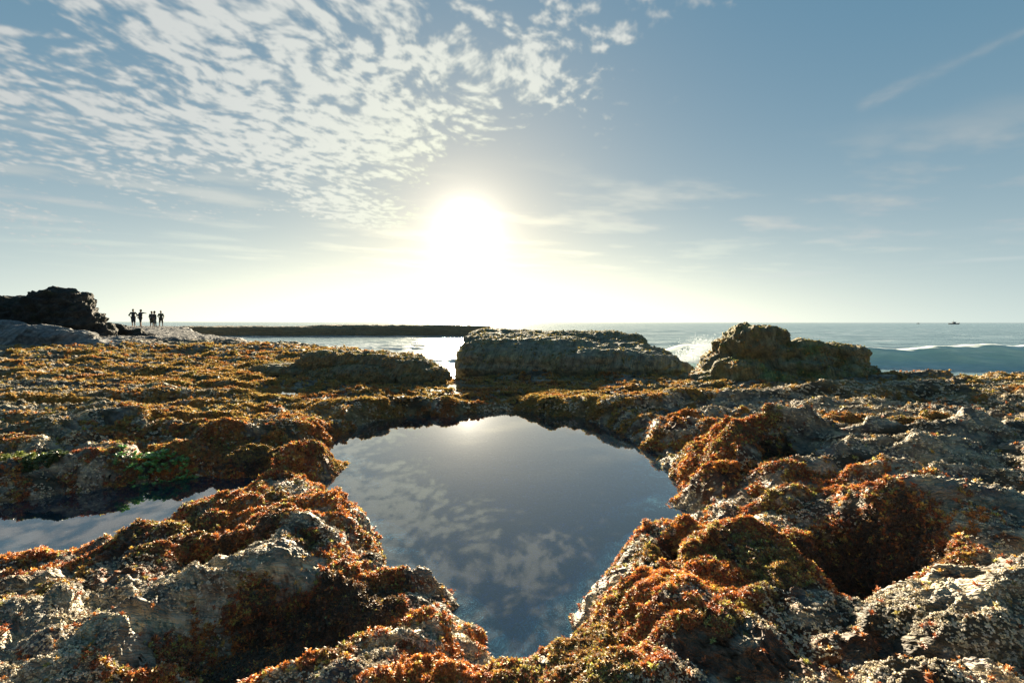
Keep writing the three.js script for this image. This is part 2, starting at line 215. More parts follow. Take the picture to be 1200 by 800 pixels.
// brown weed in some hollows, coloured near-black as painted shade, ragged at the edges
const SHADE_WEED = [[1.74, 2.18, .34, .26], [2.32, 3.8, .2, .2], [3.9, 4.45, .8, .25], [-1.55, 2.55, .22, .14], [-.98, 1.85, .32, .22], [-.75, 2.05, .2, .2], [-4.1, 5.85, .7, .2], [-6.4, 6.5, .7, .25], [-2.6, 4.6, .5, .2]];
function shadeWeed(x, d) { let g = 0; for (const [a, b, rx, rd] of SHADE_WEED) { const q = ((x - a) / rx) ** 2 + ((d - b) / rd) ** 2; if (q < 4) g = Math.max(g, 1.15 - 0.55 * q + 0.9 * fbm(x * 5, d * 5, 3) - 0.1); } return g; }
// beds of golden turf on the back of the shelf, and bare grey slabs without growth, both with ragged outlines
const GOLD_BEDS = [[-8, 12, 7], [-4.2, 8.4, 3.4], [-14, 17, 8], [1, 9.8, 3.4], [6.5, 8.2, 3.4], [-3.3, 6.4, 1.5], [-6.6, 6.8, 2.4], [-10, 21, 6]], SLAB_BEDS = [[-28, 36, 13], [-39, 49, 12], [-24, 27, 6], [-17, 26, 5]];
function bed(list, x, d) { let g = -1; for (const [a, b, r] of list) g = Math.max(g, 1 - Math.hypot(x - a, d - b) / r); return sstep(0.0, 0.14, g + 0.45 * fbm(x * 1.4 + 3, d * 1.4, 4)); }
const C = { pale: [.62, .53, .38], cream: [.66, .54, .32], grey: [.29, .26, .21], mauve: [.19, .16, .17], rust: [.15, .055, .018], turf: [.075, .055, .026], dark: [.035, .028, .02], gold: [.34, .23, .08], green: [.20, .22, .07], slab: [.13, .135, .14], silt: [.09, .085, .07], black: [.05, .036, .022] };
const mixc = (o, c, t) => { o[0] += (c[0] - o[0]) * t; o[1] += (c[1] - o[1]) * t; o[2] += (c[2] - o[2]) * t; };
function shelfColour(X, D, o, v) {
  const x = X + 0.6 * v.y, d = D + 1.3 * v.y;
  o[0] = C.grey[0]; o[1] = C.grey[1]; o[2] = C.grey[2];
  const a = fbm(x * 2.3 + 7, d * 2.6, 3), b = fbm(x * 8, d * 9 + 3, 3), c = n2(x * 38, d * 38), e = n2(x * 15 + 6, d * 16);
  mixc(o, C.pale, sstep(-0.25, 0.35, a * 0.6 + b * 0.6 + 0.25 * c));
  mixc(o, C.cream, 0.8 * sstep(0.05, 0.4, e * 0.5 + b * 0.5 + 0.1 * a));
  mixc(o, C.mauve, 0.8 * sstep(0.15, 0.4, fbm(x * 3.1 - 9, d * 3.3, 3)));
  mixc(o, C.dark, 0.6 * sstep(0.36, 0.6, Math.abs(c) * 0.5 + e * 0.5));
  mixc(o, C.turf, 0.9 * sstep(0.05, 0.28, fbm(x * 1.7 + 31, d * 2.1, 4) + 0.12 * c));
  mixc(o, C.rust, 0.92 * sstep(0.10, 0.26, growth(x, d) + 0.10 * c));
  mixc(o, C.black, 0.92 * sstep(0.4, 0.62, shadeWeed(X, D) + 0.12 * c));  // shade of the hollows put into the weed bed colour
  if (v.y < -0.02) { mixc(o, C.silt, 0.9); mixc(o, C.pale, 0.5 * sstep(0.1, 0.4, b + 0.4 * c)); }
  const gold = bed(GOLD_BEDS, X, D);
  mixc(o, C.gold, gold * 0.85 * sstep(-0.2, 0.2, fbm(x * 0.8, d * 0.9 + 5, 4)));
  mixc(o, C.turf, gold * 0.8 * sstep(0.02, 0.25, fbm(x * 1.3 + 50, d * 1.1, 4)));
  mixc(o, C.green, gold * 0.7 * sstep(0.12, 0.4, fbm(x * 0.6 - 20, d * 0.6, 4)));
  mixc(o, C.slab, 0.9 * bed(SLAB_BEDS, X, D));
}
function tag(o, label, category, group, kind) { Object.assign(o.userData, label ? { label } : {}, category ? { category } : {}, group ? { group } : {}, kind ? { kind } : {}); return o; }
const shade = o => { o.traverse(m => { if (m.isMesh) { m.castShadow = true; m.receiveShadow = true; } }); return o; };
const rockMat = new THREE.MeshStandardMaterial({ vertexColors: true, map: rockGrain, bumpMap: rockBump, bumpScale: 0.05, roughness: 0.76 });
function sheet(rows, cols, d0, d1, half, place, paint) {
  const pos = new Float32Array(rows * cols * 3), colr = new Float32Array(rows * cols * 3), uv = new Float32Array(rows * cols * 2), idx = new Uint32Array((rows - 1) * (cols - 1) * 6), v = new THREE.Vector3(), o = [0, 0, 0];
  for (let j = 0; j < rows; j++) {
    const d = d0 * Math.pow(d1 / d0, j / (rows - 1)), w = half(d);
    for (let i = 0; i < cols; i++) {
      const x = (i / (cols - 1) * 2 - 1) * w, k = j * cols + i; place(x, d, v); paint(x, d, o, v);
      pos.set([v.x, v.y, v.z], k * 3); colr.set(o, k * 3); uv.set([x + 0.6 * v.y, d + 1.3 * v.y], k * 2);
    }
  }
  let q = 0; for (let j = 0; j < rows - 1; j++) for (let i = 0; i < cols - 1; i++) { const a = j * cols + i, b = a + 1, c = a + cols, e = c + 1; idx[q++] = a; idx[q++] = b; idx[q++] = c; idx[q++] = b; idx[q++] = e; idx[q++] = c; }
  const g = new THREE.BufferGeometry(); g.setAttribute('position', new THREE.BufferAttribute(pos, 3)); g.setAttribute('color', new THREE.BufferAttribute(colr, 3)); g.setAttribute('uv', new THREE.BufferAttribute(uv, 2)); g.setIndex(new THREE.BufferAttribute(idx, 1)); g.computeVertexNormals(); return g;
}
const shelf = new THREE.Mesh(sheet(960, 760, 0.55, 64, d => 1.15 * d + 1.6, ground, shelfColour), rockMat);
shelf.name = 'rock_shelf'; tag(shelf, 'weathered limestone shore shelf patched with rust seaweed and pale crust', 'rock shelf', null, 'structure'); scene.add(shade(shelf));
console.log('shelf done');

// ------------------------------------------------------------------ still water in the pool, the channel and the puddles
function waterBody(name, outline, top, bottom, mat) {
  const s = new THREE.Shape(outline.map(([x, d]) => new THREE.Vector2(x, d)));
  const g = new THREE.ExtrudeGeometry(s, { depth: top - bottom, bevelEnabled: false }); g.rotateX(-Math.PI / 2); g.translate(0, bottom, 0);   // shape (x, d) -> (x, -z)
  const m = new THREE.Mesh(g, mat); m.name = name; scene.add(shade(m)); return m;
}
function grown(P, k) { const cx = P.reduce((s, p) => s + p[0], 0) / P.length, cy = P.reduce((s, p) => s + p[1], 0) / P.length; return P.map(([x, y]) => { const l = Math.hypot(x - cx, y - cy); return [x + (x - cx) / l * k, y + (y - cy) / l * k]; }); }
const poolMat = new THREE.MeshPhysicalMaterial({ color: new THREE.Color(0.22, 0.55, 0.92), transmission: 0.972, thickness: 1, ior: 1.45, clearcoat: 1, clearcoatRoughness: 0, roughness: 0.008, attenuationColor: new THREE.Color(0.10, 0.33, 0.62), attenuationDistance: 0.9, bumpMap: waterBump, bumpScale: 0.0005 });
tag(waterBody('pool_water', grown(POOL, 0.22), 0, -1.3, poolMat), 'still dark tide pool mirroring the sky between the rocks', 'tide pool', null, 'structure');
tag(waterBody('channel_water', grown(STRIP, 0.16), -0.01, -0.6, poolMat), 'narrow strip of still water behind the near rock mound', 'water', null, 'structure');
PUDDLES.forEach(([x, d, rx, rd, lev], i) => { const o = []; for (let k = 0; k < 20; k++) o.push([x + rx * 1.3 * Math.cos(k * Math.PI / 10), d + rd * 1.3 * Math.sin(k * Math.PI / 10)]); tag(waterBody(i ? 'puddle_' + String(i).padStart(3, '0') : 'puddle', o, lev, lev - 0.3, poolMat), 'shallow puddle of sea water left in the rock shelf', 'puddle', null, 'structure'); });

// ------------------------------------------------------------------ sea
const SEA = -0.6;
function crest(x, d) {                                           // the breaking swell right of the boulders: steep towards the shore
  const line = 24 + 0.9 * Math.sin(x * 0.16 + 1) + 0.06 * (x - 10), q = d - line, s = sstep(5.5, 10, x) * (0.85 + 0.22 * n2(x * 0.22, 2));
  return s * 1.02 * (q < 0 ? Math.exp(-((q / 1.7) ** 2)) : Math.exp(-((q / 2.8) ** 2)));
}
function seaHeight(x, d) {
  const far = 1 - sstep(300, 900, d); let h = SEA;
  h += far * 0.16 * n2(x * 0.05, d * 0.17) + 0.10 * n2(x * 0.16 + 4, d * 0.42) * (1 - sstep(90, 260, d)) + (x < 0 ? 0.2 : 0.06) * fbm(x * 0.7, d * 1.5, 3) * (1 - sstep(40, 90, d)) + 0.018 * n2(x * 2.4, d * 4.2) * (1 - sstep(18, 40, d));
  return h;
}
function seaColour(x, d, o) {
  o[0] = 0.15; o[1] = 0.23; o[2] = 0.245;
  const near = x > 3 ? 1 - sstep(12, 21, d) : (1 - sstep(30, 62, d)) * 1.05, f = fbm(x * 0.55, d * 1.5, 4) + 0.5 * fbm(x * 2.6 + 9, d * 5, 3);
  let foam = near * sstep(-0.3 + 0.25 * (1 - near), 0.4, f) * 0.95;
  const q = d - 24; foam = Math.max(foam, x > 5 ? sstep(0.1, 0.5, fbm(x * 0.4, d * 1.1 + 7, 4)) * (1 - sstep(2, 9, -q)) * (q < -1.2 ? 0.55 : 0) : 0);
  foam = Math.max(foam, 0.6 * sstep(0.18, 0.5, fbm(x * 0.12, d * 0.5, 4)) * sstep(26, 30, d) * (1 - sstep(120, 200, d)));
  mixc(o, [0.72, 0.76, 0.77], foam);
}
const seaMat = new THREE.MeshPhysicalMaterial({ vertexColors: true, roughness: 0.2, ior: 1.33, bumpMap: waterBump.clone(), bumpScale: 0.1 });
seaMat.bumpMap.repeat.set(0.35, 0.7); seaMat.bumpMap.needsUpdate = true;
const sea = new THREE.Mesh(sheet(620, 420, 8.5, 24000, d => 1.35 * d + 6, (x, d, v) => v.set(x, seaHeight(x, d), -d), seaColour), seaMat);
sea.name = 'sea'; tag(sea, 'open sea with foam streaks and a low green swell', 'sea', null, 'structure'); scene.add(shade(sea));

// the swell about to break: two skins of thin green water that the low sun shines through
{
  const rows = 110, cols = 300, pos = [], cl = [], uv = [], idx = [];
  for (let j = 0; j < rows; j++) for (let i = 0; i < cols; i++) {
    const x = 4 + i / (cols - 1) * 50, d = 19.5 + j / (rows - 1) * 13, c = crest(x, d), y = seaHeight(x, d) + c * (1 + 0.1 * n2(x * 0.6, d * 0.8)) + 0.03 * fbm(x * 1.2, d * 3, 3) * sstep(0.05, 0.3, c) - 0.05 * (1 - sstep(0.02, 0.08, c)), o = [0.46, 0.62, 0.60];
    mixc(o, [0.85, 0.88, 0.88], 0.9 * sstep(0.55, 0.95, c * 0.75 + 0.55 * fbm(x * 0.5, d * 1.3 + 3, 4)) + 0.35 * sstep(0.1, 0.5, fbm(x * 0.8, d * 3.4, 4)));
    pos.push(x - 0.25 * c * n2(x * 0.4, 7), y, -d); cl.push(...o); uv.push(x, d);
    if (i < cols - 1 && j < rows - 1) { const a = j * cols + i; idx.push(a, a + 1, a + cols, a + 1, a + cols + 1, a + cols); }
  }
  const g = new THREE.BufferGeometry(); g.setAttribute('position', new THREE.Float32BufferAttribute(pos, 3)); g.setAttribute('color', new THREE.Float32BufferAttribute(cl, 3)); g.setAttribute('uv', new THREE.Float32BufferAttribute(uv, 2)); g.setIndex(idx); g.computeVertexNormals();
  const wave = new THREE.Mesh(g, new THREE.MeshPhysicalMaterial({ vertexColors: true, roughness: 0.85, transmission: 0.5, thickness: 0, ior: 1.33, side: THREE.DoubleSide })); wave.name = 'breaking_wave'; tag(wave, 'low green wave rolling in behind the outcrop', 'wave'); scene.add(shade(wave));
}

// ------------------------------------------------------------------ boulders and ledges
function rockGeometry(parts, seed, paint, detail = 40) {         // noisy ellipsoids or blocks, joined into one craggy rock
  const gs = [];
  parts.forEach(({ at: [x, y, d], size: [a, b, c], square = 2.6, rough = 0.16, turn = 0, freq = 1.3, shear = 0, tilt = 0, strata = 0.5 }, n) => {
    const g = mergeVertices(new THREE.BoxGeometry(2, 2, 2, detail, Math.round(detail * 0.7), detail).deleteAttribute('uv').deleteAttribute('normal')), p = g.attributes.position, v = new THREE.Vector3(), cs = Math.cos(turn), sn = Math.sin(turn);
    const cl = new Float32Array(p.count * 3), uv = new Float32Array(p.count * 2), o = [0, 0, 0];
    for (let i = 0; i < p.count; i++) {
      v.fromBufferAttribute(p, i); const l = Math.pow(Math.abs(v.x) ** square + Math.abs(v.y) ** square + Math.abs(v.z) ** square, 1 / square); v.divideScalar(l);
      const nx = v.x * a, ny = v.y * b, nz = v.z * c; let X = x + nx * cs + nz * sn, Y = y + ny + shear * nx + tilt * nz, Z = -d - nx * sn + nz * cs;
      const f = freq, k = rough * Math.min(a, b, c) * 2, len = v.length() || 1;
      const r = k * (fbm3(X * f + seed, Y * f * 1.5, Z * f, 5) + 0.9 * (0.25 - Math.abs(n3(X * f * 1.9, Y * f * 2.6 + seed, Z * f * 1.9))) + 0.35 * (0.3 - Math.abs(n3(X * f * 5, Y * f * 6 + seed, Z * f * 5))) + 0.14 * n3(X * f * 13, Y * f * 15, Z * f * 13) + strata * (Math.abs(((Y * 3.1 + 0.25 * n3(X * 0.8, Y, Z * 0.8 + seed) + 50) % 1) - 0.5) - 0.25));
      X += v.x / len * r * cs + v.z / len * r * sn; Y += v.y / len * r; Z += -v.x / len * r * sn + v.z / len * r * cs;
      p.setXYZ(i, X, Y, Z); paint(X, Y, Z, o); cl.set(o, i * 3); uv.set([X + Z * 0.35, Y + Z * 0.8], i * 2);
    }
    g.setAttribute('color', new THREE.BufferAttribute(cl, 3)); g.setAttribute('uv', new THREE.BufferAttribute(uv, 2)); g.computeVertexNormals(); gs.push(g);
  });
  return mergeGeometries(gs);
}
const paintRock = (base, other, third, s) => (x, y, z, o) => { o[0] = base[0]; o[1] = base[1]; o[2] = base[2]; mixc(o, other, sstep(-0.15, 0.3, fbm3(x * 1.6 + s, y * 2.4, z * 1.6, 4))); mixc(o, third, 0.9 * sstep(0.05, 0.35, fbm3(x * 2.4, y * 2.4 + s, z * 2.4, 3))); };
const farRockMat = new THREE.MeshStandardMaterial({ vertexColors: true, map: rockGrain, bumpMap: rockBump, bumpScale: 0.09, roughness: 0.88 });
function rock(name, label, category, parts, seed, paint, detail, group) { const m = new THREE.Mesh(rockGeometry(parts, seed, paint, detail), farRockMat); m.name = name; tag(m, label, category, group); scene.add(shade(m)); return m; }
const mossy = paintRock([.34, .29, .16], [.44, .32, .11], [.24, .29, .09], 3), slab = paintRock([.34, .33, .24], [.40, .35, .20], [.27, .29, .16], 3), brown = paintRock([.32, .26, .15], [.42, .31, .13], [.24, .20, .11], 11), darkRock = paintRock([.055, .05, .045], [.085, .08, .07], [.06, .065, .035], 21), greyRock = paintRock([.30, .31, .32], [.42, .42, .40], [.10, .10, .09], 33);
rock('flat_boulder', 'large flat-topped slab boulder with mossy top standing behind the pool', 'boulder', [
  { at: [1.5, .08, 14.0], size: [2.95, .92, 2.75], square: 7, rough: .12, freq: .9, shear: -.05, tilt: -.09 }, { at: [.3, .22, 14.6], size: [1.7, .86, 2.5], square: 6, rough: .12, tilt: -.07 }, { at: [3.3, -.05, 13.2], size: [1.5, .7, 2.0], square: 5, rough: .15, tilt: -.1 }, { at: [-.7, .16, 13.6], size: [.75, .92, 1.9], square: 5, rough: .14, tilt: -.05 }, { at: [2.6, .45, 16], size: [2, .72, 1.6], square: 4, rough: .12 }], 5, slab, 64);
rock('rock_outcrop', 'craggy outcrop with green and orange growth beside the open sea', 'outcrop', [
  { at: [5.45, .62, 10.2], size: [.72, .74, .7], square: 3, rough: .22, freq: 1.25 }, { at: [5.1, .3, 10.1], size: [.8, .5, .9], square: 2.6, rough: .22, freq: 1.25 }, { at: [6.1, .5, 10.1], size: [1.0, .58, .9], rough: .24, freq: 1.25 }, { at: [6.7, .28, 10], size: [.8, .54, .8], rough: .24, freq: 1.25 }, { at: [7.15, .35, 9.9], size: [.5, .52, .7], rough: .26, freq: 1.25 }, { at: [7.45, .15, 9.8], size: [.4, .42, .6], rough: .26, freq: 1.25 }, { at: [4.5, .1, 10.2], size: [.7, .3, .7], rough: .22, freq: 1.25 }, { at: [5.6, .15, 9.4], size: [1.0, .36, .6], rough: .24, freq: 1.25 }, { at: [6.7, .2, 9.3], size: [.9, .4, .6], rough: .24, freq: 1.25 }, { at: [3.8, .05, 10.4], size: [.6, .2, .5], rough: .22, freq: 1.25 }, { at: [5.15, .95, 10.3], size: [.34, .26, .4], rough: .24 }, { at: [5.7, 1.05, 10.3], size: [.42, .34, .45], square: 4, rough: .26, freq: 1.25 }, { at: [6.45, .85, 10], size: [.4, .28, .4], rough: .24 }, { at: [5.9, .45, 9.4], size: [.5, .34, .4], rough: .24 }, { at: [7.2, .75, 9.8], size: [.36, .3, .4], rough: .24 }, { at: [4.9, .4, 9.4], size: [.45, .3, .35], rough: .24 }], 15, mossy, 34);
rock('rock_mound', 'low rounded mound of brown rock left of the white water gap', 'rock mound', [
  { at: [-3.0, .2, 11.2], size: [1.1, .5, .9], rough: .2 }, { at: [-4.2, .25, 11.4], size: [1.2, .52, .9], rough: .2 }, { at: [-2.3, .05, 11.0], size: [.8, .36, .8], rough: .2 }, { at: [-5.3, .2, 11.2], size: [1.3, .32, .8], rough: .2 }, { at: [-3.7, .1, 10.5], size: [1.1, .42, .6], rough: .2 }], 25, brown, 36);
rock('dark_crag', 'tall dark craggy rock rising left of the walkers', 'crag', [
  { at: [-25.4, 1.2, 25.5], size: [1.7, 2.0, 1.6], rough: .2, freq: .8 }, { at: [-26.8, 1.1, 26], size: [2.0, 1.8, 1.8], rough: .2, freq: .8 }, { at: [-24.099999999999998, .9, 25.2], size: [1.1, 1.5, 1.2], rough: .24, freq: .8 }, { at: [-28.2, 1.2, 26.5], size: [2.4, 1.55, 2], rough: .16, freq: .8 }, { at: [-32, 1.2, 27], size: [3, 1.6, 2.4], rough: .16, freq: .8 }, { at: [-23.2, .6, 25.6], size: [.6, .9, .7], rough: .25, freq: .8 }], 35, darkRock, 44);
rock('pale_ledge', 'pale grey rock ledge lying below the dark crag', 'rock ledge', [
  { at: [-17.6, .35, 17.5], size: [2.2, .85, 1.0], rough: .2, freq: .7, shear: -.12 }, { at: [-15.2, .2, 17.2], size: [1.5, .6, .8], rough: .2, freq: .7, shear: -.1 }, { at: [-22.5, .25, 21.6], size: [2.6, .9, 1.1], rough: .2, freq: .7, shear: -.1 }, { at: [-19.2, .1, 21], size: [2.4, .62, .9], rough: .2, freq: .7 }, { at: [-25.5, .5, 22], size: [2.4, 1.05, 1.3], rough: .2, freq: .7 }, { at: [-17.2, .1, 20.6], size: [.9, .5, .7], rough: .2, freq: .7 }], 45, greyRock, 36);
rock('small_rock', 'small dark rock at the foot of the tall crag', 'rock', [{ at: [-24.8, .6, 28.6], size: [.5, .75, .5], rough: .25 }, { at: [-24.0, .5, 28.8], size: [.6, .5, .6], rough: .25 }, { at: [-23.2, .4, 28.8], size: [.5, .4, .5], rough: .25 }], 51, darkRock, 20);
rock('reef_bar', 'long straight brown reef bar lying across the far water', 'reef', [
  { at: [-18, .1, 74], size: [14.5, 1.0, 4], square: 8, rough: .10, freq: .5 }, { at: [-40, -.05, 73], size: [16, .9, 4], square: 8, rough: .12, freq: .5 }, { at: [-24, .75, 72.5], size: [4, .32, 2], rough: .2 }, { at: [-11, .8, 72], size: [4, .34, 2], rough: .2 }, { at: [-17, .7, 72], size: [2, .36, 2], rough: .2 }], 55, paintRock([.45, .35, .22], [.52, .40, .23], [.36, .28, .18], 5), 90);
console.log('rocks done');

// ------------------------------------------------------------------ seaweed
function tuft(seed, leaves, wide) {                               // a bunch of short forked blades, 1 unit tall
  const r = rng(seed), pos = [], nor = [], c = [];
  for (let i = 0; i < leaves; i++) {
    const a = i * 2.4 + r(), lean = 0.25 + 0.9 * r(), L = 0.55 + 0.5 * r(), w = wide * (0.7 + 0.6 * r()), bx = 0.22 * Math.cos(a * 1.7) * r(), bz = 0.22 * Math.sin(a * 1.7) * r();
    const dx = Math.cos(a) * lean, dz = Math.sin(a) * lean, tw = r() * 3.14, sx = Math.cos(tw), sz = Math.sin(tw);
    const B = [bx, 0, bz], M = [bx + dx * 0.35 * L, 0.55 * L, bz + dz * 0.35 * L], T = [bx + dx * 0.8 * L, L * (0.95 - 0.25 * lean), bz + dz * 0.8 * L];
    const l = [M[0] - sx * w, M[1] + 0.10, M[2] - sz * w], q = [M[0] + sx * w, M[1] + 0.04, M[2] + sz * w], T2 = [T[0] + sx * w * 0.9, T[1] - 0.06, T[2] + sz * w * 0.9], T1 = [T[0] - sx * w * 0.7, T[1], T[2] - sz * w * 0.7], k = 0.6 + 0.7 * r();
    for (const tri of [[B, q, l], [l, q, T1], [q, T2, T1]]) for (const p of tri) { pos.push(...p); c.push(k, k * (0.85 + 0.3 * r()), k); }
  }
  const g = new THREE.BufferGeometry(); g.setAttribute('position', new THREE.Float32BufferAttribute(pos, 3)); g.setAttribute('color', new THREE.Float32BufferAttribute(c, 3)); g.computeVertexNormals(); return g;
}
const weedMat = new THREE.MeshPhysicalMaterial({ vertexColors: true, roughness: 0.72, transmission: 0.45, thickness: 0, side: THREE.DoubleSide });
const SHADES = { orange: [.54, .22, .05], red: [.37, .115, .035], brown: [.23, .12, .045], black: [.12, .072, .036], gold: [.60, .38, .09], olive: [.34, .29, .08], lime: [.44, .42, .11], tan: [.42, .27, .075], rusty: [.42, .19, .05], cream: [.58, .49, .32], white: [.56, .50, .40] };
function knobs(seed) {                                           // a cluster of small hard nodules
  const r = rng(seed), gs = []; for (let i = 0; i < 6; i++) { const g = new THREE.OctahedronGeometry(1, 0).deleteAttribute('uv'), k = 0.28 + 0.3 * r(); g.scale(k, k * (0.7 + 0.5 * r()), k); g.rotateY(r() * 3); g.rotateX(r()); g.translate((r() - 0.5) * 1.5, 0.1 + 0.3 * r(), (r() - 0.5) * 1.5); const n = g.attributes.position.count, c = new Float32Array(n * 3).fill(0.75 + 0.4 * r()); g.setAttribute('color', new THREE.BufferAttribute(c, 3)); gs.push(g); }
  return mergeGeometries(gs);
}
function field(name, label, geo, count, seed, d0, d1, accept, paint, size, mat = weedMat) {
  const r = rng(seed), mats = [], cols = [], m = new THREE.Matrix4(), q = new THREE.Quaternion(), q2 = new THREE.Quaternion(), up = new THREE.Vector3(0, 1, 0), p = new THREE.Vector3(), pa = new THREE.Vector3(), pb = new THREE.Vector3(), nn = new THREE.Vector3(), sc = new THREE.Vector3(), o = [0, 0, 0];
  for (let tries = 0; mats.length < count && tries < count * 12; tries++) {
    const d = d0 * Math.pow(d1 / d0, r()), x = (r() * 2 - 1) * (1.08 * d + 0.5); if (!accept(x, d, r)) continue;
    const e = 0.02; ground(x, d, p); if (p.y < -0.03) continue; ground(x + e, d, pa); ground(x, d + e, pb);
    nn.crossVectors(pa.sub(p), pb.sub(p)).normalize(); if (nn.y < 0) nn.negate(); nn.lerp(up, 0.35).normalize();
    q.setFromUnitVectors(up, nn); q2.setFromAxisAngle(up, r() * 6.283); q.multiply(q2);
    const s = size(d) * (0.6 + 0.8 * r()); sc.set(s, s * (0.8 + 0.5 * r()), s); p.addScaledVector(nn, -0.1 * s);
    mats.push(m.clone().compose(p, q, sc)); paint(x, d, r, o); cols.push(new THREE.Color().setRGB(o[0], o[1], o[2]));
  }
  const im = new THREE.InstancedMesh(geo, mat, mats.length); mats.forEach((k, i) => { im.setMatrixAt(i, k); im.setColorAt(i, cols[i]); });
  im.name = name; tag(im, label, 'seaweed', null, 'stuff'); im.castShadow = im.receiveShadow = true; scene.add(im); console.log(name, mats.length); return im;
}
const inWeed = (lo, hi) => (x, d, r) => Math.max(growth(x, d), 0.55 * shadeWeed(x, d)) + 0.25 * (r() - 0.5) > lerp(lo, hi, r());
function weedPaint(x, d, r, o) {
  const t = fbm(x * 2.1 + 60, d * 2.1, 3) + 0.38 * (r() - 0.5), c = r() < 0.14 ? SHADES.gold : r() < 0.09 ? SHADES.lime : t > 0.14 ? SHADES.orange : t > -0.12 ? SHADES.red : r() < 0.3 ? SHADES.olive : SHADES.brown, k = 0.7 + 0.6 * r();
  o[0] = c[0] * k; o[1] = c[1] * k; o[2] = c[2] * k; if (shadeWeed(x, d) + 0.3 * (r() - 0.5) > 0.5 && r() < 0.88) { o[0] = SHADES.black[0] * k; o[1] = SHADES.black[1] * k; o[2] = SHADES.black[2] * k; }  // tufts in these hollows darkened to stand in for shade
}
function turfPaint(x, d, r, o) {                                  // a second, shorter kind: golden brown with olive and rust patches
  const t = fbm(x * 1.1 + 15, d * 1.3, 3) + 0.3 * (r() - 0.5), c = t > 0.2 ? SHADES.rusty : t > -0.08 ? SHADES.tan : r() < 0.35 ? SHADES.olive : SHADES.tan, k = 0.7 + 0.6 * r();
  o[0] = c[0] * k; o[1] = c[1] * k; o[2] = c[2] * k;
}
const weedSize = d => 0.019 + 0.0042 * Math.max(0, d - 2.2);
field('red_seaweed', 'short rust and orange seaweed carpeting the rocks', tuft(1, 14, 0.10), 110000, 101, 0.9, 5.5, inWeed(0.10, 0.32), weedPaint, weedSize);
field('bushy_seaweed', 'bushy red brown seaweed tufts among the crust', tuft(2, 11, 0.14), 60000, 102, 0.9, 6, inWeed(0.12, 0.36), weedPaint, weedSize);
field('shelf_seaweed', 'rusty seaweed turf over the far rock shelf', tuft(3, 9, 0.2), 90000, 103, 4.5, 18, inWeed(0.10, 0.35), turfPaint, weedSize);
field('coralline_turf', 'pale knobbly coralline crust growing between the seaweed', knobs(4), 95000, 104, 0.9, 8, (x, d, r) => fbm(x * 3.3 + 70, d * 3.7, 3) + 0.2 * (r() - 0.5) > -0.05 && growth(x, d) < 0.42 && shadeWeed(x, d) < 0.5, (x, d, r, o) => { const c = r() < 0.5 ? SHADES.cream : SHADES.white, k = 0.6 + 0.5 * r(); o[0] = c[0] * k; o[1] = c[1] * k; o[2] = c[2] * k; }, d => 0.0065 + 0.0028 * Math.max(0, d - 2.2), new THREE.MeshStandardMaterial({ vertexColors: true, roughness: 0.8, side: THREE.DoubleSide }));

// short mossy weed on the big rocks behind the pool
function mossOn(target, name, label, count, seed, shades, size) {
  const g = target.geometry, p = g.attributes.position, nr = g.attributes.normal, ix = g.index, r = rng(seed), mats = [], cols = [], m = new THREE.Matrix4(), q = new THREE.Quaternion(), up = new THREE.Vector3(0, 1, 0), n = new THREE.Vector3(), a = new THREE.Vector3(), b = new THREE.Vector3(), c = new THREE.Vector3(), tris = ix.count / 3;
  const area = new Float32Array(tris); let sum = 0; for (let t = 0; t < tris; t++) { a.fromBufferAttribute(p, ix.getX(t * 3)); b.fromBufferAttribute(p, ix.getX(t * 3 + 1)).sub(a); c.fromBufferAttribute(p, ix.getX(t * 3 + 2)).sub(a); sum += b.cross(c).length(); area[t] = sum; }
  for (let tries = 0; mats.length < count && tries < count * 8; tries++) {
    const want = r() * sum; let lo = 0, hi = tris - 1; while (lo < hi) { const k = (lo + hi) >> 1; if (area[k] < want) lo = k + 1; else hi = k; }
    const i0 = ix.getX(lo * 3), i1 = ix.getX(lo * 3 + 1), i2 = ix.getX(lo * 3 + 2); let u = r(), v = r(); if (u + v > 1) { u = 1 - u; v = 1 - v; }
    a.fromBufferAttribute(p, i0).multiplyScalar(1 - u - v).addScaledVector(b.fromBufferAttribute(p, i1), u).addScaledVector(c.fromBufferAttribute(p, i2), v); n.fromBufferAttribute(nr, i0);
    const f = fbm3(a.x * 1.7 + seed, a.y * 2, a.z * 1.7, 3); if (a.y < 0.05 || n.y < -0.1 || f + 0.3 * (r() - 0.5) + 0.12 < 0) continue;
    q.setFromUnitVectors(up, n.lerp(up, 0.4).normalize()); const s = size * (0.6 + 0.8 * r()); m.makeRotationY(r() * 6.28); const mm = new THREE.Matrix4().compose(a, q, c.set(s, s, s)).multiply(m);
    const k = shades[Math.floor(clamp(f * 1.6 + 0.45 + 0.5 * (r() - 0.5), 0, 0.999) * shades.length)], kk = 0.7 + 0.6 * r(); mats.push(mm); cols.push(new THREE.Color().setRGB(k[0] * kk, k[1] * kk, k[2] * kk));
  }
  const im = new THREE.InstancedMesh(tuft(seed, 9, 0.2), weedMat, mats.length); mats.forEach((k, i) => { im.setMatrixAt(i, k); im.setColorAt(i, cols[i]); }); im.name = name; tag(im, label, 'moss', null, 'stuff'); im.castShadow = im.receiveShadow = true; scene.add(im); console.log(name, mats.length);
}
const MOSS = [[.16, .20, .05], [.30, .27, .07], [.42, .28, .06], [.40, .20, .045]];
mossOn(scene.getObjectByName('rock_outcrop'), 'outcrop_moss', 'green and orange weed growing over the outcrop', 3500, 401, MOSS, 0.035);
mossOn(scene.getObjectByName('flat_boulder'), 'boulder_moss', 'olive weed growing over the flat-topped boulder', 2500, 402, [[.14, .15, .05], [.24, .21, .07], [.36, .28, .08]], 0.05);
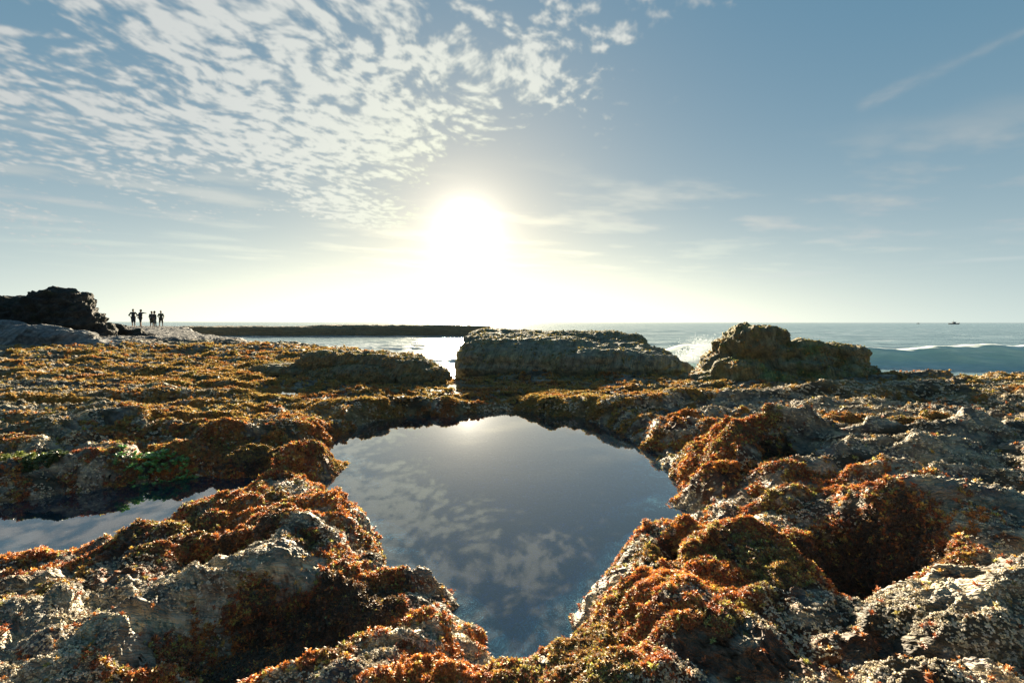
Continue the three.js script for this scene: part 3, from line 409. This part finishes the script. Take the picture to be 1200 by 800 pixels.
mossOn(scene.getObjectByName('rock_mound'), 'mound_moss', 'brown weed growing over the low rock mound', 2500, 403, [[.16, .17, .05], [.26, .20, .06], [.34, .22, .06]], 0.05);

// single clumps of green weed
const greenMat = new THREE.MeshPhysicalMaterial({ vertexColors: true, roughness: 0.5, transmission: 0.4, thickness: 0, side: THREE.DoubleSide });
[[-3.42, 4.32, .34, 'bright green algae clump at the end of the water strip'], [-4.55, 4.2, .26, 'yellow green algae clump above the strip of still water'], [1.95, 4.75, .16, 'green algae tuft in the hollow right of the pool'], [-4.3, 4.15, .18, 'small dull green algae clump beside the yellow green one']].forEach(([x, d, s, label], n) => {
  const r = rng(300 + n), parts = [], p = new THREE.Vector3(), base = tuft(5 + n, 9, 0.22), c = n === 1 ? [.30, .34, .10] : n === 3 ? [.12, .17, .06] : [.20, .42, .12];
  for (let i = 0; i < 150; i++) {
    const a = r() * 6.283, q = Math.sqrt(r()), g = base.clone(), k = 0.045 * (0.6 + 0.8 * r()); ground(x + Math.cos(a) * q * s, d + Math.sin(a) * q * s * 0.6, p);
    g.scale(k, k, k); g.rotateY(r() * 6.28); g.translate(p.x, p.y + 0.10 * s * (1 - q * q) * 2 - 0.004, p.z); const kk = 0.6 + 0.7 * r(), ca = g.attributes.color; for (let t = 0; t < ca.count; t++) ca.setXYZ(t, c[0] * kk * ca.getX(t), c[1] * kk * ca.getX(t), c[2] * kk * ca.getX(t)); parts.push(g);
  }
  const m = new THREE.Mesh(mergeGeometries(parts), greenMat); m.name = n ? 'green_algae_' + String(n).padStart(3, '0') : 'green_algae'; tag(m, label, 'algae', 'green algae clumps on the rocks'); scene.add(shade(m));
});

// ------------------------------------------------------------------ spray where the swell hits the outcrop
{
  const r = rng(77), n = 14000, im = new THREE.InstancedMesh(new THREE.IcosahedronGeometry(1, 0), new THREE.MeshPhysicalMaterial({ color: 0xf4f7f8, roughness: 0.6, transmission: 0.4, thickness: 0 }), n), m = new THREE.Matrix4();
  for (let i = 0; i < n; i++) { const g = () => r() + r() + r() - 1.5, k = Math.pow(r(), 1.6), w = 2.3 * (1 - 0.65 * k), s = 0.005 + 0.022 * r() * r() * (1 - 0.6 * k); m.makeScale(s, s * (1 + r()), s).setPosition(9.2 + g() * w, SEA + 0.25 + k * 1.15 * (0.8 + 0.4 * r()) * Math.exp(-Math.abs(g()) * 0.6), -(21.5 + g() * 0.8)); im.setMatrixAt(i, m); }
  im.name = 'sea_spray'; tag(im, 'white spray thrown up where the swell breaks behind the outcrop', 'spray', null, 'stuff'); im.castShadow = im.receiveShadow = true; scene.add(im);
}

// ------------------------------------------------------------------ people on the far shelf
function blob(bones, mat, name, cell = 0.024) {                   // tapered capsules joined with a smooth minimum, meshed
  const N = 84, S = 1.1, mc = new MarchingCubes(N, mat, false, false, 60000); mc.isolation = 0; mc.reset();
  const k = 0.035; let q = 0;
  for (let z = 0; z < N; z++) for (let y = 0; y < N; y++) for (let x = 0; x < N; x++, q++) {
    const px = (x - N / 2) / (N / 2) * S, py = (y - N / 2) / (N / 2) * S + 0.95, pz = (z - N / 2) / (N / 2) * S; let d = 9;
    for (const [A, B, ra, rb] of bones) { const ex = B[0] - A[0], ey = B[1] - A[1], ez = B[2] - A[2], t = clamp(((px - A[0]) * ex + (py - A[1]) * ey + (pz - A[2]) * ez) / (ex * ex + ey * ey + ez * ez + 1e-9)), l = Math.hypot(px - A[0] - ex * t, py - A[1] - ey * t, pz - A[2] - ez * t) - lerp(ra, rb, t), h = clamp(0.5 + 0.5 * (d - l) / k); d = lerp(d, l, h) - k * h * (1 - h); }
    mc.field[q] = -d;
  }
  mc.update(); const n = mc.count, g = new THREE.BufferGeometry();
  const P = new Float32Array(mc.positionArray.slice(0, n * 3)), Nn = new Float32Array(mc.normalArray.slice(0, n * 3));
  for (let i = 0; i < n; i++) { P[i * 3] *= S; P[i * 3 + 1] = P[i * 3 + 1] * S + 0.95; P[i * 3 + 2] *= S; }
  g.setAttribute('position', new THREE.BufferAttribute(P, 3)); g.setAttribute('normal', new THREE.BufferAttribute(Nn, 3));
  const m = new THREE.Mesh(g, mat); m.name = name; return m;
}
const cloth = (r, g, b) => new THREE.MeshStandardMaterial({ color: new THREE.Color().setRGB(r, g, b), roughness: 0.85 }), skin = cloth(.26, .15, .09), hairMat = cloth(.02, .016, .013);
function person(name, label, x, d, tall, turn, pose, top, low) {
  const { lean = 0, arms, step = 0.05 } = pose, hip = 0.92, sh = [lean, 1.42, 0.0], hd = [lean * 1.3, 1.66, 0.03];
  const leg = s => [[[s * 0.09, hip, 0], [s * 0.10, 0.5, s * step], 0.085, 0.06], [[s * 0.10, 0.5, s * step], [s * 0.11, 0.07, s * step * 1.4 - 0.02], 0.058, 0.038], [[s * 0.11, 0.045, s * step * 1.4 - 0.03], [s * 0.12, 0.035, s * step * 1.4 + 0.14], 0.042, 0.032]];
  const arm = (s, [e, w]) => [[[sh[0] + s * 0.18, sh[1], 0], e, 0.05, 0.042], [e, w, 0.042, 0.03], [w, [w[0] * 1.02 + s * 0.01, w[1] - 0.08, w[2] + 0.03], 0.032, 0.02]];
  const torso = [[[0, hip, 0], [lean * 0.5, 1.15, 0], 0.13, 0.125], [[lean * 0.5, 1.15, 0], [sh[0], 1.36, 0], 0.125, 0.12], [[sh[0] - 0.14, 1.4, 0], [sh[0] + 0.14, 1.4, 0], 0.065, 0.065], [[sh[0], 1.42, 0], hd, 0.055, 0.05]];
  const head = [[[hd[0], hd[1] - 0.06, hd[2] + 0.02], [hd[0], hd[1] + 0.04, hd[2]], 0.075, 0.09], [[hd[0], hd[1] - 0.02, hd[2] + 0.08], [hd[0], hd[1] - 0.04, hd[2] + 0.105], 0.02, 0.014]];
  const t = new THREE.Group(); t.name = name; const L = arm(-1, arms[0]), R = arm(1, arms[1]);
  t.add(blob([...leg(-1), ...leg(1), ...torso, ...L, ...R, ...head], skin, 'body'));
  const fat = (b, k) => b.map(([A, B, p, q]) => [A, B, p + k, q + k]);
  t.add(blob([...fat(torso.slice(0, 3), 0.022), ...fat([L[0], R[0]], 0.02)], top, 'shirt'), blob(fat([leg(-1)[0], leg(1)[0], [[-0.06, hip, 0], [0.06, hip, 0], 0.12, 0.12]], 0.026), low, 'shorts'));
  t.add(blob([[[hd[0], hd[1] + 0.05, hd[2] - 0.03], [hd[0], hd[1] - 0.03, hd[2] - 0.06], 0.095, 0.07]], hairMat, 'hair'));
  const p = ground(x, d); t.position.set(p.x, p.y - 0.02, p.z); t.rotation.y = turn; t.scale.setScalar(tall); tag(t, label, 'person', 'walkers on the far shelf'); scene.add(shade(t));
}
const hang = [[[-0.25, 1.14, 0], [-0.24, 0.9, 0.06]], [[0.25, 1.14, 0], [0.24, 0.9, 0.06]]];
const black = cloth(.03, .03, .032), navy = cloth(.03, .04, .06), olive = cloth(.07, .07, .05), greyc = cloth(.10, .10, .10);
person('person', 'person in dark clothes standing nearest the crag with elbows out', -41.2, 49.5, 1.08, .5, { arms: [[[-0.34, 1.16, 0], [-0.16, 1.0, 0.12]], [[0.34, 1.16, 0], [0.16, 1.0, 0.12]]] }, black, navy);
person('person_001', 'person in dark clothes leaning with one arm stretched out', -40.45, 49.5, 1.05, -.2, { lean: 0.08, arms: [[[-0.26, 1.16, 0], [-0.2, 0.95, 0.1]], [[0.50, 1.42, 0], [0.76, 1.40, 0.02]]], step: 0.1 }, navy, black);
person('person_002', 'slim person standing with legs apart facing the stretched arm', -39.3, 49.6, 0.98, 1.2, { arms: hang, step: 0.02 }, greyc, olive);
person('person_003', 'person in dark clothes close beside the outermost walker', -38.75, 49.4, 0.99, -1.0, { lean: 0.03, arms: hang }, black, greyc);
person('person_004', 'outermost walker in olive clothes at the seaward end of the group', -38.6, 50, 0.97, .9, { arms: [[[-0.28, 1.16, 0], [-0.2, 0.98, 0.1]], [[0.27, 1.15, 0], [0.2, 0.96, 0.1]]], step: 0.1 }, olive, black);

// ------------------------------------------------------------------ boats on the horizon
function boat(name, label, x, d, L, tower) {
  const t = new THREE.Group(); t.name = name; const hullMat = cloth(.09, .10, .12), topMat = cloth(.16, .17, .18);
  const s = new THREE.Shape(); s.moveTo(-L * .48, L * .10); s.lineTo(-L * .42, -L * .03); s.lineTo(L * .40, -L * .03); s.lineTo(L * .52, L * .13); s.lineTo(L * .3, L * .085); s.lineTo(-L * .3, L * .075);
  const hull = new THREE.Mesh(new THREE.ExtrudeGeometry(s, { depth: L * .16, bevelEnabled: true, bevelSize: L * .02, bevelThickness: L * .03, bevelSegments: 2 }).translate(0, 0, -L * .08), hullMat); hull.name = 'hull'; t.add(hull);
  const cab = new THREE.Mesh(new THREE.BoxGeometry(L * .26, L * tower, L * .12).translate(L * .02, L * (.07 + tower / 2), 0), topMat); cab.name = 'cabin'; t.add(cab);
  const roof = new THREE.Mesh(new THREE.BoxGeometry(L * .38, L * .025, L * .15).translate(L * .02, L * (.085 + tower), 0), hullMat); roof.name = 'roof'; t.add(roof);
  const mast = new THREE.Mesh(new THREE.CylinderGeometry(L * .008, L * .012, L * .2, 8).translate(-L * .02, L * (.19 + tower), 0), hullMat); mast.name = 'mast'; t.add(mast);
  t.position.set(x, SEA, -d); tag(t, label, 'boat', 'boats on the horizon'); scene.add(shade(t));
}
boat('fishing_boat', 'larger dark boat with cabin far out on the horizon', 850, 875, 19, .14);
boat('fishing_boat_001', 'tiny boat far out beside the larger one', 1250, 1400, 10, .18);

renderer.render(scene, camera);
